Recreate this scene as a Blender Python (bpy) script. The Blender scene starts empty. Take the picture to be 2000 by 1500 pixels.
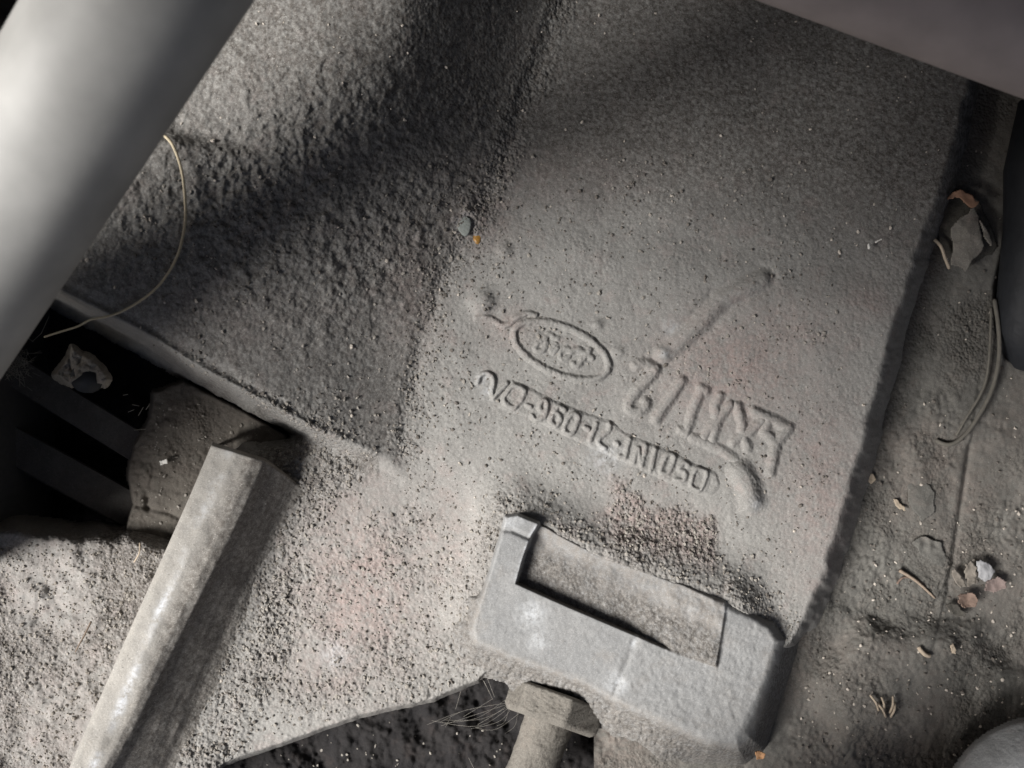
import bpy, math, random
import numpy as np
from mathutils import Vector
random.seed(7)
rng = np.random.default_rng(7)
R = math.radians
sc = bpy.context.scene
COL = sc.collection

# ---------------------------------------------------------------- camera, light, exposure
S = 0.0002            # metres per unit of layout (0.2 mm)
CH = 1700.0           # camera height over the lettered face, in units
cam = bpy.data.cameras.new("camera")
camo = bpy.data.objects.new("camera", cam); COL.objects.link(camo)
camo.location = (0, 0, CH * S)
cam.sensor_width = 36; cam.lens = 36 * CH / 2000.0
cam.clip_start = 0.005; cam.clip_end = 50
cam.dof.use_dof = True; cam.dof.focus_distance = CH * S + 0.004
cam.dof.aperture_fstop = cam.lens / 2.8
sc.camera = camo

SUN_DIR = Vector((-0.68, -0.20, 0.70)).normalized()
world = bpy.data.worlds.new("World"); sc.world = world; world.use_nodes = True
wn = world.node_tree.nodes; wl = world.node_tree.links
sky = wn.new("ShaderNodeTexSky"); sky.sky_type = 'NISHITA'; sky.sun_disc = False
sky.sun_elevation = math.asin(SUN_DIR.z); sky.sun_rotation = math.atan2(SUN_DIR.x, SUN_DIR.y)
sky.dust_density = 4.0; sky.air_density = 1.0; sky.ozone_density = 0.6
wl.new(sky.outputs[0], wn["Background"].inputs[0]); wn["Background"].inputs[1].default_value = 0.06
sun = bpy.data.lights.new("sun", 'SUN'); suno = bpy.data.objects.new("sun", sun); COL.objects.link(suno)
sun.energy = 5.0; sun.angle = R(24); sun.color = (1.0, 0.985, 0.96)
suno.rotation_euler = SUN_DIR.to_track_quat('Z', 'Y').to_euler(); suno.location = SUN_DIR * 3
sc.view_settings.view_transform = 'Standard'; sc.view_settings.look = 'None'
sc.view_settings.exposure = 0.48; sc.view_settings.gamma = 1.0

# ---------------------------------------------------------------- helpers
def unproj(u, v, z):
    k = (CH - z) / CH * S
    return (u - 1000) * k, (750 - v) * k, z * S

def tag(o, label=None, cat=None, group=None, kind=None):
    if label: o["label"] = label
    if cat: o["category"] = cat
    if group: o["group"] = group
    if kind: o["kind"] = kind
    return o

def empty(name, u, v, z, label=None, cat=None, group=None):
    o = bpy.data.objects.new(name, None); COL.objects.link(o)
    o.location = unproj(u, v, z); o.empty_display_size = 0.01
    return tag(o, label, cat, group)

def mesh_obj(name, co, faces, mat, parent=None, smooth=True, stain=None):
    """co: (n,3) world metres.  faces: list of tuples or (m,4)/(m,3) array"""
    me = bpy.data.meshes.new(name)
    co = np.asarray(co, dtype=np.float32)
    origin = np.zeros(3, dtype=np.float32)
    if parent is not None: origin = np.array(parent.location, dtype=np.float32)
    else: origin = np.array([co[:, 0].mean(), co[:, 1].mean(), co[:, 2].min()], dtype=np.float32)
    loc = co - origin
    if isinstance(faces, np.ndarray):
        m, k = faces.shape
        me.vertices.add(len(loc)); me.vertices.foreach_set("co", loc.ravel())
        me.loops.add(m * k); me.loops.foreach_set("vertex_index", faces.astype(np.int32).ravel())
        me.polygons.add(m); me.polygons.foreach_set("loop_start", np.arange(m, dtype=np.int32) * k)
        me.update(calc_edges=True)
    else:
        me.from_pydata([tuple(map(float, c)) for c in loc], [], faces)
        me.update()
    me.polygons.foreach_set("use_smooth", np.full(len(me.polygons), smooth))
    if stain is None:
        stain = np.zeros((len(loc), 4), dtype=np.float32); stain[:, 3] = 0.06
    if len(loc) < 900000:
        a = me.attributes.new("stain", 'FLOAT_COLOR', 'POINT')
        st = np.ones((len(loc), 4), dtype=np.float32); st[:, :3] = stain[:, :3]; st[:, 3] = stain[:, 3] if stain.shape[1] > 3 else stain[:, 1]
        a.data.foreach_set("color", st.ravel())
    me.materials.append(mat)
    me.validate()
    o = bpy.data.objects.new(name, me); COL.objects.link(o)
    if parent is not None: o.parent = parent
    else: o.location = origin
    return o

TAB = rng.random((256, 256)).astype(np.float32)
def vnoise(u, v, sc_, seed=0):
    x = u / sc_ + seed * 17.3 + 1000; y = v / sc_ + seed * 31.7 + 1000
    xi = np.floor(x).astype(np.int64); yi = np.floor(y).astype(np.int64)
    fx = x - xi; fy = y - yi
    fx = fx * fx * fx * (fx * (fx * 6 - 15) + 10); fy = fy * fy * fy * (fy * (fy * 6 - 15) + 10)
    a = TAB[xi & 255, yi & 255]; b = TAB[(xi + 1) & 255, yi & 255]
    c = TAB[xi & 255, (yi + 1) & 255]; d = TAB[(xi + 1) & 255, (yi + 1) & 255]
    return (a * (1 - fx) + b * fx) * (1 - fy) + (c * (1 - fx) + d * fx) * fy - 0.5
def fbm(u, v, sc_, seed=0, oc=4, gain=0.5):
    c, s = 0.8, 0.6
    r = np.zeros(np.shape(u)); a = 1.0
    for i in range(oc):
        r = r + a * vnoise(u, v, sc_, seed + i * 3); a *= gain; sc_ *= 0.52
        u, v = u * c - v * s, u * s + v * c
    return r
def cells(u, v, sc_, seed=0):
    """rounded grains: 1 at a grain centre, 0 in the gaps"""
    x = u / sc_ + 500 + seed * 7.1; y = v / sc_ + 500 + seed * 3.3
    xi = np.floor(x).astype(np.int64); yi = np.floor(y).astype(np.int64)
    best = np.full(np.shape(x), 9.0)
    for dx in (-1, 0, 1):
        for dy in (-1, 0, 1):
            cx = xi + dx; cy = yi + dy
            px = cx + TAB[(cx + seed) & 255, cy & 255]; py = cy + TAB[cy & 255, (cx + 91 + seed) & 255]
            rr = 0.45 + 0.5 * TAB[(cx + 33) & 255, (cy + 57 + seed) & 255]
            best = np.minimum(best, ((x - px) ** 2 + (y - py) ** 2) / (rr * rr))
    return np.sqrt(np.clip(1 - best, 0, 1))
def sstep(a, b, x):
    t = np.clip((x - a) / (b - a), 0, 1); return t * t * (3 - 2 * t)
def softplus(x, w):
    return w * np.log1p(np.exp(np.clip(x / w, -30, 30)))
def sd_poly(u, v, P):
    """signed distance to polygon, negative inside"""
    P = np.asarray(P, float); d = np.full(np.shape(u), 1e18); s = np.ones(np.shape(u), bool)
    n = len(P)
    for i in range(n):
        a = P[i]; b = P[i - 1]; e = b - a; wx = u - a[0]; wy = v - a[1]
        t = np.clip((wx * e[0] + wy * e[1]) / max(e @ e, 1e-9), 0, 1)
        d = np.minimum(d, (wx - e[0] * t) ** 2 + (wy - e[1] * t) ** 2)
        c1 = v >= a[1]; c2 = v < b[1]; c3 = e[0] * wy > e[1] * wx
        flip = (c1 & c2 & c3) | (~c1 & ~c2 & ~c3); s = s ^ flip
    return np.where(s, 1, -1) * np.sqrt(d)
def d_line(u, v, L):
    """distance to open polyline, and signed side of the nearest segment (+ = right of travel in image)"""
    L = np.asarray(L, float); d = np.full(np.shape(u), 1e18); sd = np.zeros(np.shape(u))
    for i in range(len(L) - 1):
        a = L[i]; e = L[i + 1] - a; wx = u - a[0]; wy = v - a[1]
        t = np.clip((wx * e[0] + wy * e[1]) / max(e @ e, 1e-9), 0, 1)
        q = (wx - e[0] * t) ** 2 + (wy - e[1] * t) ** 2
        cr = e[0] * wy - e[1] * wx
        sd = np.where(q < d, np.sign(cr), sd); d = np.minimum(d, q)
    d = np.sqrt(d); return d, d * sd
def smooth_line(P, n=6, closed=False):
    P = [np.array(p, float) for p in P]; out = []
    m = len(P); rngi = range(m if closed else m - 1)
    for i in rngi:
        if closed: p0, p1, p2, p3 = P[i - 1], P[i], P[(i + 1) % m], P[(i + 2) % m]
        else: p0, p1, p2, p3 = P[max(i - 1, 0)], P[i], P[i + 1], P[min(i + 2, m - 1)]
        for k in range(n):
            t = k / n
            out.append(0.5 * ((2 * p1) + (-p0 + p2) * t + (2 * p0 - 5 * p1 + 4 * p2 - p3) * t * t + (-p0 + 3 * p1 - 3 * p2 + p3) * t ** 3))
    out.append(P[0] if closed else P[-1]); return np.array(out)

def hf(name, box, step, zf, keep, mat, parent=None, stainf=None, relief=None):
    u0, u1, v0, v1 = box
    us = np.arange(u0, u1 + step, step); vs = np.arange(v0, v1 + step, step)
    U, V = np.meshgrid(us, vs); Z = zf(U, V)
    K = keep(U, V, Z)
    X, Y, W = unproj(U, V, Z)
    co = np.stack([X, Y, W], -1).reshape(-1, 3)
    nx = len(us); idx = np.arange(U.size).reshape(U.shape)
    q = np.stack([idx[1:, :-1], idx[1:, 1:], idx[:-1, 1:], idx[:-1, :-1]], -1).reshape(-1, 4)
    kf = K.ravel()[q].all(1); q = q[kf]
    used = np.unique(q); mp = np.zeros(U.size, np.int64); mp[used] = np.arange(len(used))
    st = None
    if stainf is not None: st = stainf(U, V); st = st.reshape(-1, st.shape[-1])[used]
    return mesh_obj(name, co[used], mp[q], mat, parent, True, st)

def tube(name, pts, rad, mat, parent=None, n=8, cap=True):
    """pts: world-space points; rad: number or list"""
    pts = [Vector(p) for p in pts]; m = len(pts)
    rad = [rad] * m if not hasattr(rad, '__len__') else list(rad)
    vs, fs = [], []; up = Vector((0.13, 0.07, 1)).normalized()
    for i in range(m):
        t = (pts[min(i + 1, m - 1)] - pts[max(i - 1, 0)]).normalized()
        a = t.cross(up).normalized(); b = a.cross(t).normalized()
        for k in range(n):
            an = 2 * math.pi * k / n
            vs.append(pts[i] + (a * math.cos(an) + b * math.sin(an)) * rad[i])
    for i in range(m - 1):
        for k in range(n):
            fs.append((i * n + k, i * n + (k + 1) % n, (i + 1) * n + (k + 1) % n, (i + 1) * n + k))
    if cap:
        fs.append(tuple(range(n - 1, -1, -1))); fs.append(tuple((m - 1) * n + k for k in range(n)))
    return mesh_obj(name, [tuple(v) for v in vs], fs, mat, parent, True)

# ---------------------------------------------------------------- materials
def dust_mat(name, col, col2, pink=(0.37, 0.285, 0.262), dirt=(0.078, 0.066, 0.057), bare=(0.5, 0.51, 0.52),
             bump=0.14, grain=900, rough=0.95, speck=0.5, metal=0.0, gritb=1.0):
    m = bpy.data.materials.new(name); m.use_nodes = True
    N = m.node_tree.nodes; L = m.node_tree.links; B = N["Principled BSDF"]
    tc = N.new("ShaderNodeTexCoord"); ge = N.new("ShaderNodeNewGeometry"); P = ge.outputs["Position"]
    def noise(s, d=4, r=0.55):
        n = N.new("ShaderNodeTexNoise"); n.inputs["Scale"].default_value = s
        n.inputs["Detail"].default_value = d; n.inputs["Roughness"].default_value = r
        L.new(P, n.inputs["Vector"]); return n.outputs["Fac"]
    def ramp(i, a, b):
        r = N.new("ShaderNodeMapRange"); r.inputs[1].default_value = a; r.inputs[2].default_value = b
        L.new(i, r.inputs[0]); return r.outputs[0]
    def mix(f, a, b, mode='MIX'):
        x = N.new("ShaderNodeMix"); x.data_type = 'RGBA'; x.blend_type = mode
        for s, val in ((x.inputs[0], f), (x.inputs[6], a), (x.inputs[7], b)):
            if hasattr(val, 'is_output'): L.new(val, s)
            else: s.default_value = val if not isinstance(val, tuple) else (*val, 1)
        return x.outputs[2]
    def mul(a, b, op='MULTIPLY'):
        x = N.new("ShaderNodeMath"); x.operation = op
        for s, val in zip(x.inputs, (a, b)):
            if hasattr(val, 'is_output'): L.new(val, s)
            else: s.default_value = val
        return x.outputs[0]
    at = N.new("ShaderNodeAttribute"); at.attribute_name = "stain"
    sp = N.new("ShaderNodeSeparateColor"); L.new(at.outputs["Color"], sp.inputs[0])
    c = mix(ramp(noise(55, 6, 0.65), 0.38, 0.64), col, col2)
    c = mix(mul(ramp(noise(420, 3), 0.44, 0.66), 0.30), c, tuple(x * 0.62 for x in col))
    c = mix(mul(ramp(noise(95, 6, 0.7), 0.54, 0.66), 0.30), c, pink)
    c = mix(mul(sp.outputs[0], ramp(noise(260, 4, 0.7), 0.30, 0.62)), c, pink)
    c = mix(mul(sp.outputs[1], ramp(noise(500, 3, 0.7), 0.28, 0.62)), c, dirt)
    fg = ramp(noise(1900, 3, 0.6), 0.32, 0.68)
    c = mix(mul(fg, 0.34), c, tuple(x * 0.45 for x in col))
    fg2 = ramp(noise(2300, 2, 0.5), 0.52, 0.70)
    c = mix(mul(fg2, 0.30), c, tuple(min(1, x * 1.55) for x in col))
    # pale and dark flecks
    n1 = noise(1500, 2)
    c = mix(mul(ramp(n1, 0.66, 0.74), speck), c, tuple(min(1, x * 1.9) for x in col))
    n2 = noise(1150, 2, 0.4)
    c = mix(mul(ramp(n2, 0.33, 0.26), speck), c, tuple(x * 0.33 for x in col))
    bm = mul(sp.outputs[2], ramp(noise(330, 5, 0.75), 0.38, 0.58))
    c = mix(bm, c, bare)
    L.new(c, B.inputs["Base Color"])
    rr = N.new("ShaderNodeMapRange"); L.new(bm, rr.inputs[0]); rr.inputs[3].default_value = rough; rr.inputs[4].default_value = 0.5
    L.new(rr.outputs[0], B.inputs["Roughness"]); B.inputs["Specular IOR Level"].default_value = 0.25
    B.inputs["Metallic"].default_value = metal
    h = mul(noise(grain, 5, 0.7), mul(noise(grain * 0.3, 3), 0.9), 'ADD')
    bp = N.new("ShaderNodeBump"); bp.inputs["Distance"].default_value = 0.0008; bp.inputs["Strength"].default_value = bump
    L.new(h, bp.inputs["Height"])
    vo = N.new("ShaderNodeTexVoronoi"); vo.feature = 'SMOOTH_F1'; vo.inputs["Scale"].default_value = grain * 0.85
    vo.inputs["Smoothness"].default_value = 0.35; L.new(P, vo.inputs["Vector"])
    bp2 = N.new("ShaderNodeBump"); bp2.inputs["Distance"].default_value = 0.0009; bp2.invert = True
    L.new(mul(vo.outputs["Distance"], 1.0), bp2.inputs["Height"])
    L.new(mul(mul(at.outputs["Alpha"], 0.8 * gritb), 0.05, 'ADD'), bp2.inputs["Strength"])
    L.new(bp.outputs[0], bp2.inputs["Normal"]); L.new(bp2.outputs[0], B.inputs["Normal"])
    return m
def plain_mat(name, col, rough=0.8, metal=0.0, bump=0.0, scale=400, vary=0.25, trans=0.0, spec=0.4):
    m = bpy.data.materials.new(name); m.use_nodes = True
    N = m.node_tree.nodes; L = m.node_tree.links; B = N["Principled BSDF"]
    ge = N.new("ShaderNodeNewGeometry")
    n = N.new("ShaderNodeTexNoise"); n.inputs["Scale"].default_value = scale; n.inputs["Detail"].default_value = 5
    L.new(ge.outputs["Position"], n.inputs["Vector"])
    x = N.new("ShaderNodeMix"); x.data_type = 'RGBA'; L.new(n.outputs["Fac"], x.inputs[0])
    x.inputs[6].default_value = (*[c * (1 - vary) for c in col], 1); x.inputs[7].default_value = (*[min(1, c * (1 + vary)) for c in col], 1)
    L.new(x.outputs[2], B.inputs["Base Color"]); B.inputs["Roughness"].default_value = rough; B.inputs["Metallic"].default_value = metal
    B.inputs["Specular IOR Level"].default_value = spec; B.inputs["Transmission Weight"].default_value = trans
    if bump:
        bp = N.new("ShaderNodeBump"); bp.inputs["Distance"].default_value = 0.001; bp.inputs["Strength"].default_value = bump
        L.new(n.outputs["Fac"], bp.inputs["Height"]); L.new(bp.outputs[0], B.inputs["Normal"])
    return m

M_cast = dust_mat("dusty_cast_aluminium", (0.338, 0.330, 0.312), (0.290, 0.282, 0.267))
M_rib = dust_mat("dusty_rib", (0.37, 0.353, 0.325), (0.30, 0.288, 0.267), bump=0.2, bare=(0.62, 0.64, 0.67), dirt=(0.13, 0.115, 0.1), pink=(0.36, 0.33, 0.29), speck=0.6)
M_brk = dust_mat("grey_bracket_metal", (0.305, 0.304, 0.30), (0.27, 0.272, 0.272), pink=(0.255, 0.23, 0.205), dirt=(0.10, 0.089, 0.077), bare=(0.62, 0.64, 0.66), bump=0.16, speck=0.35)
M_floor = dust_mat("dusty_floor_metal", (0.185, 0.178, 0.162), (0.15, 0.145, 0.132), bump=0.25, pink=(0.24, 0.2, 0.175), dirt=(0.07, 0.062, 0.054))
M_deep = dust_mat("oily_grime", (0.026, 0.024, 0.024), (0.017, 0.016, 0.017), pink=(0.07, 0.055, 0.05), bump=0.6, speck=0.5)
M_plate = dust_mat("grimy_plate", (0.15, 0.137, 0.118), (0.105, 0.098, 0.086), bump=0.35, pink=(0.14, 0.115, 0.1))
M_bolt = dust_mat("dirt_caked_bolt", (0.215, 0.2, 0.177), (0.16, 0.148, 0.13), bump=0.8, grain=700, pink=(0.26, 0.22, 0.19))
M_crust = dust_mat("dirt_crust", (0.36, 0.33, 0.28), (0.25, 0.225, 0.19), bump=0.8, grain=600)
M_pipe = plain_mat("dusty_grey_pipe", (0.38, 0.375, 0.36), 0.6, 0.0, 0.25, 45, 0.45, spec=0.45)
M_pipe2 = plain_mat("dull_reddish_pipe", (0.46, 0.40, 0.385), 0.8, 0.0, 0.3, 60, 0.35)
M_strut = plain_mat("black_steel", (0.035, 0.036, 0.038), 0.55, 0.0, 0.4, 300, 0.3)
M_gap = plain_mat("gap_black", (0.022, 0.024, 0.028), 0.6, 0.0, 0.5, 180, 0.4)
M_straw = plain_mat("dry_straw", (0.55, 0.47, 0.33), 0.7, 0, 0, 900, 0.2)
M_cap = dust_mat("pale_grey_cap", (0.36, 0.365, 0.37), (0.32, 0.325, 0.33), bump=0.15, speck=0.25)
M_darkcr = plain_mat("dark_crumb", (0.165, 0.148, 0.13), 0.95, 0, 0.5, 1500, 0.5)
M_midcr = plain_mat("dust_crumb", (0.31, 0.287, 0.255), 0.95, 0, 0.5, 1500, 0.4)
M_palecr = plain_mat("pale_crumb", (0.52, 0.47, 0.41), 0.8, 0, 0.3, 1500, 0.3)
M_white = plain_mat("white_chip", (0.82, 0.8, 0.75), 0.6, 0, 0.2, 900, 0.1)
M_leaf = plain_mat("dusty_dead_leaf", (0.23, 0.205, 0.175), 0.9, 0, 0.8, 350, 0.6)
M_leafg = plain_mat("pale_leaf_flake", (0.38, 0.38, 0.39), 0.85, 0, 0.5, 500, 0.2)
M_leafb = plain_mat("brown_leaf_roll", (0.21, 0.15, 0.12), 0.9, 0, 0.8, 400, 0.6)
M_tan = plain_mat("tan_husk", (0.46, 0.38, 0.29), 0.8, 0, 0.4, 700, 0.2)
M_orange = plain_mat("rusty_flake", (0.48, 0.27, 0.14), 0.8, 0, 0.4, 700, 0.25)
M_amber = plain_mat("amber_resin", (0.50, 0.26, 0.06), 0.3, 0, 0.2, 900, 0.3, trans=0.3)
M_web = plain_mat("dusty_web", (0.33, 0.31, 0.275), 0.9)
M_blocker = plain_mat("dark_blocker", (0.06, 0.06, 0.062), 0.7)

# ---------------------------------------------------------------- shapes of the casting
LIP = [(-200, 440), (91, 580), (175, 622), (266, 668), (385, 741), (490, 797), (595, 852), (686, 890), (745, 915), (800, 945)]
CREASE = [(1250, -420), (1080, 60), (1010, 250), (958, 385), (925, 450), (885, 520), (858, 580), (838, 650), (815, 740), (800, 830), (793, 900), (800, 945)]
BODY = LIP[:7] + [(560, 862), (480, 866), (440, 905), (330, 1200), (190, 1560), (330, 1580), (440, 1492), (560, 1450), (700, 1403), (850, 1366), (935, 1332), (1000, 1270),
        (1480, 1310), (1552, 1258), (1585, 1195), (1604, 1140), (1648, 1000), (1688, 860), (1724, 720), (1762, 590), (1800, 480), (1838, 380), (1890, 180), (1960, -150), (180, -200), (-110, 330)]
PATCH = [(1185, 1010), (1212, 955), (1250, 985), (1380, 1025), (1378, 1090), (1210, 1062)]
BRK = [(988, 1010), (1012, 1005), (1053, 1021), (1109, 1053), (1175, 1085), (1259, 1115), (1350, 1147), (1417, 1172), (1506, 1220), (1527, 1251), (1510, 1307), (1482, 1395), (1466, 1442), (1442, 1460), (1387, 1453), (1300, 1414), (1217, 1374), (1140, 1332), (1000, 1283), (932, 1253), (925, 1227), (940, 1171), (958, 1115), (979, 1041)]

def facet_mask(u, v):
    d1, s1 = d_line(u, v, CREASE)      # travelling down the image: right of travel = left side (image y down) -> sign test
    d2, s2 = d_line(u, v, LIP)
    return d1, s1, d2, s2

def body_z(u, v, detail=True):
    d1, s1, d2, s2 = facet_mask(u, v)
    left = np.maximum(s1, 0)              # distance left of the crease
    above = np.maximum(-s2, 0)            # distance above the lip line
    inside = sstep(-6, 26, -s2)
    up = 455 + 0.17 * (u - 1000) - v
    z = -0.21 * softplus(up - 10, 38) * sstep(-260, 40, -s1 + 60) - 0.00009 * np.maximum(up - 150, 0) ** 2 * sstep(-200, 200, -s1)
    sat = 430 + 420 * sstep(255, 350, v - 0.3 * (u - 400))
    fac = -softplus(sat - left, 30) + sat
    z = z + (0.22 * np.maximum(fac, 0) + 0.26 * (300 - softplus(300 - left, 35)) * sstep(0, 30, left)) * inside
    z = z - 9 * sstep(-45, 55, up + 8 * vnoise(u, v, 90, 9)) * sstep(-60, 60, -s1 - 20)
    # upper left: surface rolls over towards the pipe
    # rounded lip along the facet's lower-left edge, with a crease just inside
    lipw = sstep(700, 500, u) * 0.6 + 0.4
    z = z - 6 * np.exp(-((above - 36) / 10.0) ** 2) * (s1 > 10) * lipw * sstep(780, 690, u)
    # flange level below and the trough round the bracket
    fl = sstep(880, 1010, v - 0.12 * (u - 900))
    z = z - 10 * fl
    db = sd_poly(u, v, BRK)
    acx = -(u - 1007) * 0.37 + (v - 1140) * 0.929
    z = z + 42 * np.exp(-(np.maximum(db, 0) / 58.0) ** 2) * sstep(150, 90, acx) * sstep(1520, 1440, u) - 110 * sstep(-4, -16, db)
    # pad edge facing the facet, nubs, little creases
    z = z + 5 * sstep(-30, 0, -s1 - 8) * 0
    for (cu, cv, r, h) in ((941, 590, 24, 15), (1206, 688, 12, 5), (1166, 634, 10, 5), (1290, 690, 16, 7), (640, 740, 60, 3), (930, 432, 34, 8), (985, 490, 14, 6)):
        z = z + h * np.exp(-(((u - cu) ** 2 + (v - cv) ** 2) / (r * r)) ** 1.5)
    dl, _ = d_line(u, v, [(1300, 690), (1360, 640), (1410, 585), (1490, 545)])
    z = z + 7 * np.exp(-(dl / 16.0) ** 2) - 4 * np.exp(-((dl - 22) / 9.0) ** 2)
    # hollow beside the lip, at the top end of the rib
    # relief
    z = z + 7 * fbm(u, v, 170, 3, 3)
    if detail:
        rough = np.exp(-(((u - 620) / 330.0) ** 2 + ((v - 400) / 240.0) ** 2)) * sstep(-10, 60, s1 + 40)
        rough = np.clip(rough * 1.2, 0, 1)
        n = fbm(u + 10 * vnoise(u, v, 40, 8), v, 20, 11, 4, 0.62)
        z = z + rough * (7.0 * np.maximum(n + 0.05, -0.25) + 4 * fbm(u, v, 11, 21, 2))
        g = grit_amt(u, v, s1, s2, db)
        z = z + g * (4.2 * cells(u, v, 10.0, 2) + 3.0 * cells(u + 3, v, 6.0, 5) + 4.0 * fbm(u, v, 24, 31, 3))
        z = z + 0.7 * fbm(u, v, 14, 41, 3) + 0.5 * vnoise(u, v, 5, 44)
    # outer edge: rounded, then a steep cast wall
    dp = sd_poly(u, v, BODY) + 4 * vnoise(u, v, 60, 51) + 2.0 * vnoise(u, v, 14, 52)
    dp = dp + (3.5 * fbm(u, v, 12, 55, 3)) * (v < 940) * (u < 740)
    right = sstep(1450, 1600, u); dp = dp + right * (7 * fbm(u, v, 45, 53, 4, .6))
    rr = 5 + 6 * right + 15 * (v < 940) * (u < 740)
    e = np.maximum(dp + rr, 0)
    drop = np.where(e < 2 * rr, e * e / (4 * rr) * 1.0, e - rr)
    z = z - 70 * np.exp(-((u - 520) / 66.0) ** 2 - ((v - 862) / 34.0) ** 2) * sstep(-6, 6, s2)
    F_ = 60.0 - 56 * right - 44 * (v < 940) * (u < 740)
    h_ = np.exp(-((u - 535) / 60.0) ** 2 - ((v - 915) / 45.0) ** 2)
    z = z - drop * F_ * np.where(e < 2 * rr, 0.35 + 0.65 * e / (2 * rr), 1)
    return z

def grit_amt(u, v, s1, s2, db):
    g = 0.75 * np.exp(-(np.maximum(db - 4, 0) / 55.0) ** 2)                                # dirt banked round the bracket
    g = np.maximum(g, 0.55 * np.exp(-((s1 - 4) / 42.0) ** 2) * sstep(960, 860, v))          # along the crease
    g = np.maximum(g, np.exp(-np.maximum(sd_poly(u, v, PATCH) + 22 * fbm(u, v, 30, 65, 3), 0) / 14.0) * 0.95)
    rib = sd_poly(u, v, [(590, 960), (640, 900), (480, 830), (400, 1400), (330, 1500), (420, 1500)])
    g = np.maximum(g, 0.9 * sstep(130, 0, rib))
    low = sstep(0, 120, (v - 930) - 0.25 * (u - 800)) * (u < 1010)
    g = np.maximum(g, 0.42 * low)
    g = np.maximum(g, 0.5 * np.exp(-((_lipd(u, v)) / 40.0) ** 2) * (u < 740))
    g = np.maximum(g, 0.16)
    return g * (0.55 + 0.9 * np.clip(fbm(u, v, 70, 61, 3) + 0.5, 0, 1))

def _lipd(u, v): return d_line(u, v, LIP)[0]
def body_stain(u, v):
    d1, s1, d2, s2 = facet_mask(u, v); db = sd_poly(u, v, BRK)
    pink = 0.9 * np.exp(-np.maximum(sd_poly(u, v, PATCH) + 22 * fbm(u, v, 30, 65, 3), 0) / 14.0)
    for (cu, cv, ru, rv, a) in ((1430, 720, 140, 100, .9), (700, 1150, 130, 180, .95), (1530, 640, 120, 60, .6), (1120, 1180, 200, 60, .5), (860, 1060, 80, 120, .5), (1050, 340, 200, 60, .4), (800, 560, 60, 130, .6), (650, 1300, 120, 70, .6), (990, 640, 50, 40, .6), (1600, 950, 70, 180, .7), (930, 430, 70, 60, .7), (1690, 590, 50, 40, .6), (470, 620, 160, 60, .3)):
        pink = np.maximum(pink, a * np.exp(-((u - cu) / ru) ** 2 - ((v - cv) / rv) ** 2))
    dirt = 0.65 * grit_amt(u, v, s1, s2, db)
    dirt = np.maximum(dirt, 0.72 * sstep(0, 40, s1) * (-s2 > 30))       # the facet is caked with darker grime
    dirt = np.maximum(dirt, 0.95 * sstep(-60, 260, 455 + 0.17 * (u - 1000) - v))  # upper region: grime deepened to paint in its shade
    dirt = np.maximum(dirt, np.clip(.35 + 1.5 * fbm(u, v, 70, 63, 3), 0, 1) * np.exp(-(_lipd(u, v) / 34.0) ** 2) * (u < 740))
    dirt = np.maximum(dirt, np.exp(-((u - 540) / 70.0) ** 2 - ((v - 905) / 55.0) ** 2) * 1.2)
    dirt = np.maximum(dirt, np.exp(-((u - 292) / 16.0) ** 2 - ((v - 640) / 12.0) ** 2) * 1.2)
    bare = 0.0 * u
    for (cu, cv, r) in ((942, 740, 14), (952, 765, 12), (1180, 895, 30), (1310, 640, 14), (1300, 690, 10), (905, 435, 16), (1480, 985, 14), (655, 1280, 25)):
        bare = np.maximum(bare, 0.6 * np.exp(-((u - cu) ** 2 + (v - cv) ** 2) / r ** 2))
    rough = np.exp(-(((u - 620) / 330.0) ** 2 + ((v - 400) / 240.0) ** 2)) * sstep(-10, 60, s1 + 40)
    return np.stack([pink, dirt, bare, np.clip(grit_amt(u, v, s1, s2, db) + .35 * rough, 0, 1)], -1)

casting = empty("gearbox_casting", 1150, 760, 0, "large dusty grey cast metal housing with raised oval emblem and lettering across the middle", "casting")
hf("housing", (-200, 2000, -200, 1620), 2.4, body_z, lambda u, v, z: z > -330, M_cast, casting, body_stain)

# raised characters -------------------------------------------------------------
def raised(name, lines, r, h, closed=(), e=6.0, extra=0.0, step=1.3, mat=None, base=None):
    P = np.vstack([np.asarray(l, float) for l in lines]); pad = 2 * r + 5
    box = (P[:, 0].min() - pad, P[:, 0].max() + pad, P[:, 1].min() - pad, P[:, 1].max() + pad)
    def dist(u, v):
        d = np.full(np.shape(u), 1e9)
        for l in lines: d = np.minimum(d, d_line(u, v, l)[0])
        return d + 1.6 * vnoise(u, v, 9, 71) + 1.0 * vnoise(u, v, 4, 72)
    def zf(u, v):
        d = np.maximum(dist(u, v), 0); p = 0.95 * h * np.exp(-(d / (1.0 * r)) ** 3.0)
        b = body_z(u, v) if base is None else base(u, v)
        return b + p - 0.35 + extra + 0.3 * vnoise(u, v, 6, 73) * np.minimum(p, 1)
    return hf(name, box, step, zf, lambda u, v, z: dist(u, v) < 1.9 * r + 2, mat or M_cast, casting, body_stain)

def z2(*p): return [(900 + .17 * x, 580 + .17 * y) for x, y in p]
def z3(*p): return [(1200 + .19 * x, 660 + .19 * y) for x, y in p]
def z4(*p): return [(920 + .16 * x, 700 + .16 * y) for x, y in p]
def z5(*p): return [(1140 + .19 * x, 800 + .19 * y) for x, y in p]

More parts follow.
